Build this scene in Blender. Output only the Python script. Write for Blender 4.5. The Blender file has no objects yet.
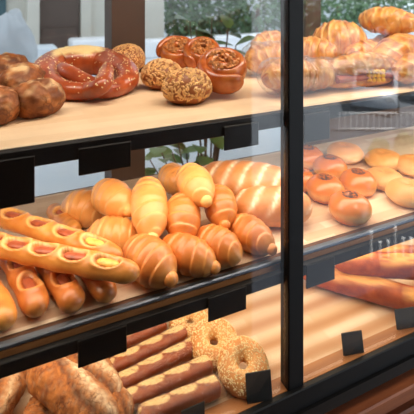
import bpy, math, random
from math import sin, cos, pi, sqrt, exp, floor as fl
from mathutils import Vector as V, noise as NZ
random.seed(7)
S = bpy.context.scene
C = S.collection

# ------------------------------------------------------------------ camera
FPX = 450.0; HOR = -15.0; D = 0.70; EYE = 1.50
YAW = math.atan2(953.0, FPX)                 # angle between the view axis and the counter front
FW = V((cos(YAW), sin(YAW), 0)); RT = V((sin(YAW), -cos(YAW), 0)); EYEP = V((0, -D, EYE))
cam = bpy.data.objects.new('camera', bpy.data.cameras.new('camera'))
C.objects.link(cam); S.camera = cam
cam.location = EYEP; cam.rotation_euler = (pi/2, 0, YAW - pi/2)
cam.data.sensor_width = 36; cam.data.lens = FPX/414*36
cam.data.shift_y = (HOR-207)/414.0
cam.data.clip_start = 0.02; cam.data.clip_end = 200
cam.data.dof.use_dof = True; cam.data.dof.focus_distance = 0.86; cam.data.dof.aperture_fstop = 8.0

def ray(px, py): return FW + RT*((px-207)/FPX) + V((0, 0, (HOR-py)/FPX))
def P(px, py, z):                            # point of the picture at height z
    r = ray(px, py); return EYEP + r*((z-EYE)/r.z)
def PY(px, py, y):                           # point of the picture at depth y
    r = ray(px, py); return EYEP + r*((y+D)/r.y)

# ------------------------------------------------------------------ materials
def new_mat(name):
    m = bpy.data.materials.new(name); m.use_nodes = True
    nt = m.node_tree; nt.nodes.clear()
    return m, nt.nodes, nt.links
def out(N, L, sh):
    o = N.new('ShaderNodeOutputMaterial'); L.new(sh, o.inputs[0])
def col(c): return (c[0], c[1], c[2], 1)
def srgb(r, g, b):
    f = lambda v: (v/255/12.92 if v/255 <= .04045 else ((v/255+.055)/1.055)**2.4)
    return (f(r), f(g), f(b))
def noise(N, L, scale, detail=3, rough=.55, coord='Object', vec=None):
    n = N.new('ShaderNodeTexNoise'); n.inputs['Scale'].default_value = scale
    n.inputs['Detail'].default_value = detail; n.inputs['Roughness'].default_value = rough
    if vec is None:
        tc = N.new('ShaderNodeTexCoord'); vec = tc.outputs[coord]
    L.new(vec, n.inputs['Vector']); return n
def ramp(N, L, src, stops):
    r = N.new('ShaderNodeValToRGB'); e = r.color_ramp.elements
    while len(e) < len(stops): e.new(.5)
    for i, (p, c) in enumerate(stops): e[i].position = p; e[i].color = col(c)
    L.new(src, r.inputs[0]); return r
def mix(N, L, fac, a, b):
    m = N.new('ShaderNodeMix'); m.data_type = 'RGBA'
    for sock, v in ((m.inputs[0], fac), (m.inputs[6], a), (m.inputs[7], b)):
        if isinstance(v, (int, float)): sock.default_value = v
        elif isinstance(v, tuple): sock.default_value = col(v)
        else: L.new(v, sock)
    return m.outputs[2]
def bump(N, L, h, strength, dist=.002):
    b = N.new('ShaderNodeBump'); b.inputs['Strength'].default_value = strength
    b.inputs['Distance'].default_value = dist; L.new(h, b.inputs['Height']); return b.outputs[0]
def plain(name, c, rough=.5, metal=0, var=.08, scale=8, bmp=0, spec=.5):
    m, N, L = new_mat(name); p = N.new('ShaderNodeBsdfPrincipled')
    n = noise(N, L, scale)
    r = ramp(N, L, n.outputs[0], [(.3, tuple(x*(1-var) for x in c)), (.7, tuple(min(1, x*(1+var)) for x in c))])
    L.new(r.outputs[0], p.inputs['Base Color']); p.inputs['Roughness'].default_value = rough
    p.inputs['Metallic'].default_value = metal; p.inputs['Specular IOR Level'].default_value = spec
    if bmp: L.new(bump(N, L, n.outputs[0], bmp), p.inputs['Normal'])
    out(N, L, p.outputs[0]); return m
def crust(name, c1, c2, pale, dark, rough=.42, scale=30, bmp=.25, fine=260, coat=0, sss=.06, crack=0):
    """baked crust: c1/c2 mottling; mask.r = pale dough or flour, mask.g = darker bake"""
    m, N, L = new_mat(name); p = N.new('ShaderNodeBsdfPrincipled')
    a = N.new('ShaderNodeAttribute'); a.attribute_name = 'mask'
    sep = N.new('ShaderNodeSeparateColor'); L.new(a.outputs['Color'], sep.inputs[0])
    n = noise(N, L, scale, 4, .6); f = noise(N, L, fine, 3, .6)
    base = ramp(N, L, n.outputs[0], [(.36, c1), (.64, c2)]).outputs[0]
    x = mix(N, L, sep.outputs[1], base, dark)
    x = mix(N, L, sep.outputs[0], x, pale)
    if crack:                                    # crackled rough crust
        vo = N.new('ShaderNodeTexVoronoi'); vo.feature = 'DISTANCE_TO_EDGE'; vo.inputs['Scale'].default_value = crack
        tc = N.new('ShaderNodeTexCoord'); ad = N.new('ShaderNodeVectorMath'); ad.operation = 'MULTIPLY_ADD'
        L.new(f.outputs['Color'], ad.inputs[0]); ad.inputs[1].default_value = (.012,.012,.012); L.new(tc.outputs['Object'], ad.inputs[2])
        L.new(ad.outputs[0], vo.inputs['Vector'])
        cr = ramp(N, L, vo.outputs['Distance'], [(.0, (.75,.75,.75)), (.10, (0,0,0))])
        pl = ramp(N, L, noise(N, L, scale*.7, 2).outputs[0], [(.42, (0,0,0)), (.6, (1,1,1))])
        ml = N.new('ShaderNodeMath'); ml.operation = 'MULTIPLY'; L.new(cr.outputs[0], ml.inputs[0]); L.new(pl.outputs[0], ml.inputs[1])
        x = mix(N, L, ml.outputs[0], x, dark)
    L.new(x, p.inputs['Base Color']); p.inputs['Roughness'].default_value = rough
    p.inputs['Subsurface Weight'].default_value = sss; p.inputs['Subsurface Radius'].default_value = (.012, .006, .003)
    p.inputs['Subsurface Scale'].default_value = .5
    if coat:
        p.inputs['Coat Weight'].default_value = coat; p.inputs['Coat Roughness'].default_value = .25
    L.new(bump(N, L, f.outputs[0], bmp, .0015), p.inputs['Normal'])
    out(N, L, p.outputs[0]); return m
M = {}
M['roll'] = crust('butter roll crust', srgb(226,156,82), srgb(236,176,106), srgb(248,212,146), srgb(198,106,40), .36, 22, .12, 180, .25)
M['rolltip'] = crust('pale dough', srgb(240,196,126), srgb(234,180,106), srgb(250,222,160), srgb(230,160,80), .45, 20, .1)
M['rollb'] = crust('deep baked roll crust', srgb(208,122,54), srgb(226,152,80), srgb(240,190,120), srgb(170,80,28), .36, 22, .12, 180, .25)
M['stick'] = crust('sausage bread crust', srgb(216,132,52), srgb(234,160,78), srgb(244,206,138), srgb(150,70,24), .36, 25, .12, 200, .25)
M['stickb'] = crust('dark sausage bread crust', srgb(200,112,46), srgb(220,138,66), srgb(236,180,112), srgb(150,66,24), .36, 25, .12, 200, .25)
M['rye'] = crust('dark rustic crust', srgb(132,70,28), srgb(186,112,52), srgb(234,194,142), srgb(84,38,14), .6, 30, .8, 120, crack=60)
M['pretzel'] = crust('lye pretzel crust', srgb(146,58,22), srgb(188,88,40), srgb(248,216,152), srgb(112,38,12), .3, 24, .15, 200, .4)
M['seedroll'] = crust('seeded roll crust', srgb(132,66,26), srgb(166,92,42), srgb(206,144,84), srgb(104,48,18), .42, 24, .2)
M['swirl'] = crust('glazed swirl crust', srgb(168,76,24), srgb(206,112,46), srgb(232,168,92), srgb(116,44,12), .25, 24, .15, 200, .5)
M['flaky'] = crust('flaky pastry crust', srgb(200,116,42), srgb(234,168,82), srgb(248,214,140), srgb(150,70,22), .4, 34, .35, 150, .15)
M['loaf'] = crust('scored loaf crust', srgb(200,128,70), srgb(220,154,94), srgb(250,230,200), srgb(170,86,32), .5, 24, .2)
M['bun'] = crust('glazed bun crust', srgb(212,114,26), srgb(234,146,48), srgb(248,208,132), srgb(184,80,14), .24, 18, .08, 160, .35)
M['flatbun'] = crust('pale bun crust', srgb(228,164,92), srgb(240,188,120), srgb(252,224,170), srgb(206,126,56), .45, 18, .1)
M['ciabatta'] = crust('floury rustic crust', srgb(140,78,32), srgb(190,120,58), srgb(236,212,176), srgb(92,42,14), .8, 60, 1.0, 130, crack=85)
M['bagel'] = crust('bagel crust', srgb(204,136,66), srgb(224,164,96), srgb(248,214,150), srgb(186,108,40), .45, 24, .15)
M['baguette'] = crust('baguette crust', srgb(146,56,14), srgb(182,84,28), srgb(232,168,86), srgb(106,36,8), .5, 30, .4, 140)
M['wrapstick'] = crust('dark scored stick crust', srgb(130,54,14), srgb(162,76,24), srgb(242,208,150), srgb(90,32,6), .4, 26, .2)
M['sausage'] = plain('sausage', srgb(164,82,52), .35, 0, .28, 60, .1)
M['cheese'] = plain('melted cheese and herbs', srgb(236,184,92), .4, 0, .3, 120, .2)
M['sesame'] = plain('sesame seed', srgb(250,226,176), .5, 0, .12, 40)
M['grain'] = plain('toasted grain', srgb(226,176,112), .5, 0, .25, 60)
M['nut'] = plain('chopped walnut', srgb(190,124,66), .5, 0, .45, 120)
M['poppy'] = plain('poppy seed', srgb(62,38,26), .6, 0, .3, 100)
M['corn'] = plain('sweetcorn', srgb(244,190,30), .3, 0, .12, 60)
M['ham'] = plain('ham', srgb(176,88,66), .4, 0, .2, 60)
M['black'] = plain('black painted metal', srgb(13,14,17), .5, .0, .15, 12, 0, .3)
M['gloss_black'] = plain('black plastic tag', srgb(10,10,12), .4, 0, .12, 30, 0, .35)
M['chrome'] = plain('brushed steel edge', srgb(120,128,140), .40, .8, .08, 30)
M['tagface'] = plain('slate card', srgb(30,32,34), .5, 0, .2, 60)
M['soil'] = plain('potting soil', srgb(50,36,26), .9, 0, .3, 30, .5)
M['leaf'] = plain('green leaf', srgb(96,128,66), .4, 0, .25, 14)
M['leafdark'] = plain('hedge leaf', srgb(92,122,86), .6, 0, .3, 3)
M['bark'] = plain('bark', srgb(96,76,60), .85, 0, .2, 8, .4)
M['post'] = plain('brown painted timber post', srgb(74,54,42), .6, 0, .15, 6)
M['stone'] = plain('pale render', srgb(196,192,180), .8, 0, .06, 2)
M['concrete'] = plain('blue grey concrete', srgb(212,220,226), .8, 0, .05, 3)
M['darkwin'] = plain('brown shutter', srgb(84,70,62), .6, 0, .12, 2)
M['teal'] = plain('dark teal window', srgb(66,92,98), .25, 0, .1, 2)
M['white'] = plain('white paint', srgb(236,238,240), .45, 0, .03, 4)
M['tarp'] = plain('white tarpaulin', srgb(176,182,186), .5, 0, .06, 4, .2)
M['carpaint'] = plain('silver car paint', srgb(196,206,218), .25, .2, .03, 2)
M['carglass'] = plain('car window', srgb(46,60,76), .12, 0, .1, 2)
M['rubber'] = plain('tyre', srgb(30,30,32), .8, 0, .1, 10)
M['redlight'] = plain('tail light', srgb(160,30,24), .3, 0, .1, 10)
M['interior'] = plain('brown plaster', srgb(92,72,58), .9, 0, .08, 3)
M['ceil'] = plain('ceiling plaster', srgb(150,140,128), .9, 0, .04, 3)
M['terracotta'] = plain('terracotta', srgb(150,88,58), .8, 0, .12, 12)
M['yellow'] = plain('mustard plaster', srgb(188,196,204), .8, 0, .05, 2)

def wood(name, c1, c2, sx=2, rough=.45):
    m, N, L = new_mat(name); p = N.new('ShaderNodeBsdfPrincipled')
    tc = N.new('ShaderNodeTexCoord'); mp = N.new('ShaderNodeMapping')
    mp.inputs['Scale'].default_value = (sx, 26, 26); L.new(tc.outputs['Object'], mp.inputs[0])
    n = noise(N, L, 2.2, 5, .6, vec=mp.outputs[0])
    r = ramp(N, L, n.outputs[0], [(.3, c1), (.7, c2)])
    L.new(r.outputs[0], p.inputs['Base Color']); p.inputs['Roughness'].default_value = rough
    L.new(bump(N, L, n.outputs[0], .1), p.inputs['Normal'])
    out(N, L, p.outputs[0]); return m
M['cabwood'] = wood('red brown cabinet wood', srgb(120,64,40), srgb(166,98,62))
M['railwood'] = wood('light wood lip', srgb(150,96,54), srgb(186,126,74))
M['shelfwood'] = wood('dark shelf wood', srgb(84,54,36), srgb(112,74,50))
M['floorwood'] = wood('shop floor boards', srgb(110,90,72), srgb(140,116,94), 1, .4)

def blocks(name, c1, c2, mort, w, h, bw=.5, vary=.5, rough=.5, msize=.0, off=.5, stripe=0, period=.04):
    """butcher block / paving pattern"""
    m, N, L = new_mat(name); p = N.new('ShaderNodeBsdfPrincipled')
    tc = N.new('ShaderNodeTexCoord'); b = N.new('ShaderNodeTexBrick')
    L.new(tc.outputs['Object'], b.inputs['Vector'])
    b.inputs['Color1'].default_value = col(c1); b.inputs['Color2'].default_value = col(c2); b.inputs['Mortar'].default_value = col(mort)
    b.inputs['Scale'].default_value = 1; b.inputs['Mortar Size'].default_value = msize
    b.inputs['Brick Width'].default_value = w; b.inputs['Row Height'].default_value = h; b.offset = off
    n = noise(N, L, 9, 3)
    r = ramp(N, L, n.outputs[0], [(.3, (.86,.86,.86)), (.7, (1,1,1))])
    mm = N.new('ShaderNodeMix'); mm.data_type = 'RGBA'; mm.blend_type = 'MULTIPLY'; mm.inputs[0].default_value = 1
    L.new(b.outputs[0], mm.inputs[6]); L.new(r.outputs[0], mm.inputs[7])
    cout = mm.outputs[2]
    if stripe:                                   # painted shade of slats under the paper, bands running along the counter
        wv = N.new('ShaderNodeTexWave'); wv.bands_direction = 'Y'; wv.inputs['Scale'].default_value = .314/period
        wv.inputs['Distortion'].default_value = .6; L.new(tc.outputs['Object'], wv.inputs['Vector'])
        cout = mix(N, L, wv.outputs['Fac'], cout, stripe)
    L.new(cout, p.inputs['Base Color']); p.inputs['Roughness'].default_value = rough
    out(N, L, p.outputs[0]); return m
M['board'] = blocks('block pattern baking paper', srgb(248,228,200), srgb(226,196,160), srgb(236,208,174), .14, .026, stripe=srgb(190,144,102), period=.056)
M['boardmid'] = blocks('pale block pattern paper', srgb(246,226,200), srgb(216,180,146), srgb(232,206,176), .14, .024)
M['paper'] = blocks('parchment liner', srgb(242,214,178), srgb(230,196,156), srgb(236,206,170), .5, .03, rough=.6)
M['paving'] = blocks('grey paving', srgb(128,136,146), srgb(112,120,130), srgb(90,98,108), .6, .4, msize=.012, rough=.7)
M['asphalt'] = plain('asphalt', srgb(54,60,70), .8, 0, .1, 4)

def glass(name, ior=1.5, tint=(1,1,1), rough=0.0, bmp=0, bscale=30):
    m, N, L = new_mat(name)
    t = N.new('ShaderNodeBsdfTransparent'); t.inputs[0].default_value = col(tint)
    g = N.new('ShaderNodeBsdfGlossy'); g.inputs['Roughness'].default_value = rough
    f = N.new('ShaderNodeFresnel')
    ge = N.new('ShaderNodeNewGeometry'); mr = N.new('ShaderNodeMapRange')      # same reflectance on both faces of the thin sheet
    mr.inputs['To Min'].default_value = ior; mr.inputs['To Max'].default_value = 1/ior
    L.new(ge.outputs['Backfacing'], mr.inputs[0]); L.new(mr.outputs[0], f.inputs[0])
    mx = N.new('ShaderNodeMixShader')
    if bmp:
        n = noise(N, L, bscale, 3, .6); b = bump(N, L, n.outputs[0], bmp, .01)
        L.new(b, g.inputs['Normal']); L.new(b, f.inputs['Normal'])
    L.new(f.outputs[0], mx.inputs[0]); L.new(t.outputs[0], mx.inputs[1]); L.new(g.outputs[0], mx.inputs[2])
    out(N, L, mx.outputs[0]); return m
M['glass'] = glass('case glass', 1.5)
M['winglass'] = glass('window glass', 1.35)
M['film'] = glass('cellophane', 1.45, (.98,.97,.95), .06, 1.0, 85)

# ------------------------------------------------------------------ mesh gatherer
class G:
    def __init__(s): s.v = []; s.f = []; s.m = []
    def grid_close(s, rings, masks, rev=False):
        """rings: list of vertex loops; poles closed"""
        b = len(s.v); n = len(rings[0])
        for r, mk in zip(rings, masks): s.v += r; s.m += mk
        fo = (lambda t: tuple(reversed(t))) if rev else (lambda t: t)
        for i in range(len(rings)-1):
            for j in range(n):
                k = (j+1) % n
                s.f.append(fo((b+i*n+j, b+i*n+k, b+(i+1)*n+k, b+(i+1)*n+j)))
        s.f.append(fo(tuple(b+j for j in reversed(range(n)))))
        e = b+(len(rings)-1)*n; s.f.append(fo(tuple(e+j for j in range(n))))
    def sweep(s, path, rad, n=60, seg=28, w=1, h=1, mask=None, up=V((0,0,1)), lin=False):
        rings = []; masks = []
        for i in range(n+1):
            q = i/n
            if not lin: q = .5-.5*cos(pi*q)
            q = min(max(q, .0015), .9985) if not lin else q
            p = path(q); t = (path(min(1, q+.004))-path(max(0, q-.004))).normalized()
            x = t.cross(up)
            if x.length < 1e-4: x = V((1,0,0))
            x.normalize(); z = x.cross(t).normalized()
            ring = []; mk = []
            for j in range(seg):
                a = 2*pi*j/seg                   # a = pi/2 is up
                r = rad(q, a)
                ring.append(p + x*(cos(a)*r*w) + z*(sin(a)*r*h))
                mk.append(mask(q, a) if mask else (0,0,0))
            rings.append(ring); masks.append(mk)
        s.grid_close(rings, masks, True); return s
    def blob(s, c, r, disp=None, mask=None, nu=40, nv=24, rz=0, tilt=None, flat=-2):
        rings = []; masks = []; R = None
        from mathutils import Matrix
        R = Matrix.Rotation(rz, 3, 'Z')
        if tilt: R = Matrix.Rotation(tilt[1], 3, V(tilt[0])) @ R
        for i in range(nv+1):
            th = pi*min(max(i/nv, .004), .996); ring = []; mk = []
            for j in range(nu):
                ph = 2*pi*j/nu
                d = V((sin(th)*cos(ph), sin(th)*sin(ph), -cos(th)))
                k = disp(d) if disp else 1
                q = V((d.x*r[0]*k, d.y*r[1]*k, max(d.z*k, flat)*r[2]))
                ring.append(V(c) + R @ q); mk.append(mask(d) if mask else (0,0,0))
            rings.append(ring); masks.append(mk)
        s.grid_close(rings, masks); return s
    def box(s, a, b, bev=0):
        a = V(a); b = V(b); c = (a+b)/2; h = (b-a)/2
        e = len(s.v)
        if not bev:
            for z in (-1,1):
                for (x, y) in ((-1,-1),(1,-1),(1,1),(-1,1)): s.v.append(c+V((x*h.x, y*h.y, z*h.z)))
            for f in ((3,2,1,0),(4,5,6,7),(0,1,5,4),(1,2,6,5),(2,3,7,6),(3,0,4,7)): s.f.append(tuple(e+k for k in f))
            s.m += [(0,0,0)]*8
        else:
            rings = []
            for (ins, z) in ((bev,-h.z),(0,-h.z+bev),(0,h.z-bev),(bev,h.z)):
                X = h.x-ins; Y = h.y-ins; k = bev
                rings.append([c+V(q) for q in ((-X+k,-Y,z),(X-k,-Y,z),(X,-Y+k,z),(X,Y-k,z),(X-k,Y,z),(-X+k,Y,z),(-X,Y-k,z),(-X,-Y+k,z))])
            s.grid_close(rings, [[(0,0,0)]*8]*4)
        return s
    def rot(s, c, axis, ang):
        from mathutils import Matrix
        R = Matrix.Rotation(ang, 3, V(axis)); c = V(c)
        s.v = [c + R @ (q-c) for q in s.v]; return s
    def build(s, name, mat, parent=None, smooth=True, kind=None, origin=None):
        me = bpy.data.meshes.new(name)
        if parent is not None: o0 = WLOC[parent.name]
        elif origin is not None: o0 = V(origin)
        else:
            xs = [q.x for q in s.v]; ys = [q.y for q in s.v]; zs = [q.z for q in s.v]
            o0 = V(((min(xs)+max(xs))/2, (min(ys)+max(ys))/2, min(zs)))
        me.from_pydata([q-o0 for q in s.v], [], s.f); me.update()
        at = me.color_attributes.new('mask', 'FLOAT_COLOR', 'POINT')
        for i, mk in enumerate(s.m): at.data[i].color = (mk[0], mk[1], mk[2], 1)
        if smooth:
            for p in me.polygons: p.use_smooth = len(p.vertices) == 4 or len(p.vertices) == 3
        me.materials.append(M[mat] if isinstance(mat, str) else mat)
        o = bpy.data.objects.new(name, me); C.objects.link(o)
        if parent is not None: o.parent = parent; WLOC[o.name] = o0
        else: o.location = o0; WLOC[o.name] = o0
        if kind: o['kind'] = kind
        return o
WLOC = {}
def tag(o, label, cat, group=None):
    o['label'] = label; o['category'] = cat
    if group: o['group'] = group
    return o
def thing(name, label, cat, loc, group=None):
    o = bpy.data.objects.new(name, None); C.objects.link(o); o.location = loc; o.empty_display_size = .02
    WLOC[o.name] = V(loc); return tag(o, label, cat, group)
def struct(o): o['kind'] = 'structure'; return o
def nz(p, s=1, o=0): return NZ.noise(V(p)*s + V((o, o*1.7, -o)))

def scatter(g, n, cond, size, shape='seed', lift=.0003):
    """small grains strewn over the faces of g"""
    import bisect
    fs = []; cum = []; tot = 0
    for f in g.f:
        if len(f) != 4: continue
        a, b, c, d = [g.v[k] for k in f]
        nn = (c-a).cross(d-b); ar = nn.length
        if ar < 1e-10: continue
        nn.normalize(); ctr = (a+b+c+d)/4
        if not cond(ctr, nn): continue
        tot += ar; fs.append((a, b, c, d, nn)); cum.append(tot)
    o = G()
    for _ in range(n):
        a, b, c, d, nn = fs[bisect.bisect(cum, random.random()*tot*.99999)]
        u = random.random(); w = random.random()
        p = a*(1-u)*(1-w)+b*u*(1-w)+c*u*w+d*(1-u)*w
        t = nn.orthogonal().normalized(); t2 = nn.cross(t); an = random.random()*6.28
        x = t*cos(an)+t2*sin(an); y = nn.cross(x)
        k = size*random.uniform(.75, 1.25); e = len(o.v)
        if shape == 'seed':
            L_, W_, H_ = k, k*.55, k*.4
            pts = [x*L_, y*W_, x*(-L_), y*(-W_), nn*H_, nn*(-H_)]
        else:
            pts = [x*k*random.uniform(.6,1.1), y*k*random.uniform(.6,1.1), x*(-k)*random.uniform(.6,1.1), y*(-k)*random.uniform(.6,1.1), nn*k*random.uniform(.5,1), nn*(-k*.5)]
        o.v += [p+nn*lift+q for q in pts]; o.m += [(0,0,0)]*6
        for q in ((0,1,4),(1,2,4),(2,3,4),(3,0,4),(1,0,5),(2,1,5),(3,2,5),(0,3,5)): o.f.append(tuple(e+k2 for k2 in q))
    return o

# ================================================================== SETTING: shop room
ZT = 1.259; ZM = .972; ZB = .742            # shelf surfaces
X0, X1 = -.40, 1.70; ZSTR = -3.6
def slab(name, a, b, mat): return struct(G().box(a, b).build(name, mat, smooth=False))
slab('floor', (-1.6,-.95,-.12), (5.6,.62,0), 'floorwood')
slab('ceiling', (-1.6,-1.35,2.7), (5.6,3.2,2.85), 'ceil')  # part beyond the window is an added unseen canopy, keeps sun off the case
slab('wall_left', (-1.7,-1.35,0), (-1.6,.62,2.7), 'interior')
slab('wall_right', (5.6,-1.35,0), (5.7,.62,2.7), 'interior')
slab('wall_front', (-1.6,-1.35,ZSTR), (1.17,-1.25,2.7), 'interior')          # unseen wall added beside the street doorway, keeps left reflections dark
slab('wall_back', (-1.6,.60,0), (5.6,.70,.80), 'interior')
slab('wall_back', (-1.6,.60,.80), (-.75,.70,2.7), 'interior')
slab('wall_back', (2.6,.60,.80), (5.6,.70,2.7), 'interior')
win = struct(G().box((-.75,.60,.80), (2.6,.72,.83)).build('window_1', 'white', smooth=False))   # sill
WLOC[win.name] = win.location.copy()
G().box((-.75,.655,.83), (2.6,.661,2.7)).build('window_pane', 'winglass', win, smooth=False)
for (pa, pb) in ((110,143), (302,317)):
    a = PY(pa, 0, .57); b = PY(pb, 0, .57)
    G().box((a.x,.55,.83), (b.x,.64,2.7)).build('window_post', 'post', win, smooth=False)

# ================================================================== DISPLAY CASE
case = thing('display_case', 'black framed glass bakery display case on a red brown wooden base', 'display case', (.65,.25,0))
MX0, MX1 = .492, .527
G().box((MX0,-.012,.70), (MX1,.016,1.95), .002).build('mullion', 'black', case, smooth=False)
g = G().box((X0,-.02,.690), (X1,-.008,.748), .002); g.build('bottom_rail', 'black', case, smooth=False)
G().box((X0,-.026,.690), (X1,-.0202,.712)).build('rail_groove_strip', 'gloss_black', case, smooth=False)
G().box((X0,-.0078,.70), (X1,.0222,.747)).build('wooden_lip', 'railwood', case, smooth=False)
G().box((X0,-.02,1.95), (X1,.5,2.0), .002).build('top_frame', 'black', case, smooth=False)
for x in (X0-.03, X1):
    G().box((x,-.02,.69), (x+.03,.016,1.95), .002).build('corner_post', 'black', case, smooth=False)
    G().box((x,.47,.69), (x+.03,.50,1.95), .002).build('rear_post', 'black', case, smooth=False)
G().box((X0,-.003,.7472), (MX0-.001,.003,1.949)).build('glass_pane', 'glass', case, smooth=False)
G().box((MX1+.001,-.003,.7472), (X1,.003,1.949)).build('glass_pane', 'glass', case, smooth=False)
G().box((X0,.0,.02), (X1,.5,.689)).build('base_cabinet', 'cabwood', case, smooth=False)
G().box((X0,-.035,.635), (X1,-.0005,.664), .003).build('wooden_moulding', 'cabwood', case, smooth=False)
for i, x in enumerate((-.36, .06, .30, .72, 1.14)):
    d = G().box((x+.02,-.022,.30), (x+.40 if x != .06 else x+.22,-.0005,.600), .004).build('drawer', 'cabwood', case, smooth=False)
    w_ = .38 if x != .06 else .2
    G().sweep(lambda q, x=x, w_=w_: V((x+.02+w_/2-.05+.10*q, -.034, .45)), lambda q, a: .006, 8, 10, lin=True).build('drawer_handle', 'black', d)

def liner(name, z, y0, y1, mat, parent, over=.012, wob=.003, zoff=.0012, x0=X0+.005, x1=X1-.005):
    g = G(); nx = 160; prof = [(0,-over), (0,-over*.5), (.0,.0), (.02,.0), (.5,0), (1,0)]
    for i in range(nx+1):
        x = x0+(x1-x0)*i/nx
        for (q, dz) in prof:
            wv = wob*(nz((x*9, q*3, z)) + .5*nz((x*31, q, z*3)))
            y = y0+(y1-y0)*q; zz = z+zoff+dz
            if dz < 0: y -= .0012+max(0, wv)*.5; zz += wv*1.6
            elif q < .4: zz += max(0, wv)*.35*(1-q*2)
            g.v.append(V((x, y, zz))); g.m.append((0,0,0))
    k = len(prof)
    for i in range(nx):
        for j in range(k-1): g.f.append((i*k+j, (i+1)*k+j, (i+1)*k+j+1, i*k+j+1))
    return g.build(name, mat, parent)
def shelf(label, z, rail_top, rail_bot, ledge):
    t = thing('display_shelf', label, 'shelf', (.65,.24,z))
    G().box((X0+.002,.032,z-.014), (X1-.002,.50,z), .002).build('shelf_board', 'shelfwood', t, smooth=False)
    G().box((X0+.002,.008,rail_bot), (X1-.002,.020,rail_top), .001).build('front_rail', 'black', t, smooth=False)
    if ledge: G().box((X0+.002,.0202,z-.034), (X1-.002,.0318,z-.0065)).build('rail_backing', 'railwood', t, smooth=False)
    if ledge: G().box((X0+.002,.0202,z-.006), (X1-.002,.0318,z+.002), .002).build('steel_edge', 'chrome', t, smooth=False)
    else: G().box((X0+.002,.0202,z-.02), (X1-.002,.0318,z), .001).build('rail_backing', 'black', t, smooth=False)
    for x in (-.2, .3, .8, 1.3):
        G().box((x,.022,z-.026), (x+.012,.43,z-.0145)).build('bracket', 'black', t, smooth=False)
    return t
sh = shelf('upper shelf lined with parchment holding pretzel, seeded rolls and pastries', ZT, ZT, 1.232, False)
liner('paper_liner', ZT, .024, .49, 'paper', sh, .012, .004)
sh = shelf('middle shelf with steel edge holding butter rolls, sausage breads and glazed buns', ZM, .957, .936, True)
liner('paper_liner', ZM, .040, .49, 'boardmid', sh, .0, .001)
tray = thing('display_shelf', 'bottom shelf with block patterned paper holding bagels, ciabatta and baguettes', 'shelf', (.65,.24,ZB))
G().box((X0+.002,.0225,.70), (X1-.002,.445,ZB), .002).build('shelf_board', 'railwood', tray, smooth=False)
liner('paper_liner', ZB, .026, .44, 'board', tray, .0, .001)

# hanging price tags
def htag(xa, xb, zt, zb, label, grp):
    t = thing('price_tag', label, 'price tag', ((xa+xb)/2, .005, zb), grp)
    g = G().box((xa,.0035,zb), (xb,.0065,zt), .001); g.build('plate', 'gloss_black', t, smooth=False)
    G().box((xa,.0066,zt-.006), (xb,.0079,zt)).build('clip', 'black', t, smooth=False)
gt = 'black tags hung on the shelf rails'
htag(-.03,.0532,1.25,1.181,'large black blank tag hanging at far left of the upper shelf rail', gt)
htag(.116,.198,1.25,1.2085,'black blank tag under the upper shelf rail below the brown pretzel', gt)
htag(.366,.437,1.25,1.2075,'black blank tag under the upper shelf rail below the walnut swirls', gt)
htag(.540,.602,1.25,1.195,'black blank tag under the upper rail just right of the mullion', gt)
htag(.115,.191,.957,.915,'black blank tag under the middle rail above the ciabatta', gt)
htag(.335,.411,.957,.915,'black blank tag under the middle rail above the sesame bagels', gt)
htag(.545,.615,.957,.912,'black blank tag under the middle rail left of the baguettes', gt)
def card(px, py, w, h, label, lean=.25, yaw=-.25, foot=.012):
    p = P(px, py, ZB+.002)
    t = thing('card_holder', label, 'price card', p, 'small slate cards on the bottom shelf')
    g = G().box(p+V((-w/2,-.001,.003)), p+V((w/2,.0015,h)), .0008).rot(p,(1,0,0),-lean).rot(p,(0,0,1),yaw); g.build('card', 'tagface', t, smooth=False)
    g = G().box(p+V((-w*.35,-.006,0)), p+V((w*.35,foot,.0029))).rot(p,(0,0,1),yaw); g.build('foot', 'gloss_black', t, smooth=False)
card(260, 404, .048, .050, 'slate card standing in front of the nearest sesame bagel')
card(354, 356, .046, .043, 'slate card alone on the bare part of the bottom shelf')
card(407, 330, .048, .042, 'slate card at the right end in front of the baguettes')
card(193, 427, .044, .036, 'slate card in front of the wrapped bread sticks, cut by the photo edge', 0, 0, .003)

# ================================================================== BREADS
def lerp(a, b, t): return a+(b-a)*t
def bend_path(a, b, bow=0.0, side=0.0):
    d = (b-a); n = V((-d.y, d.x, 0)).normalized()
    return lambda q: a+d*q+V((0,0,bow))*sin(pi*q)+n*side*sin(pi*q)

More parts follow.
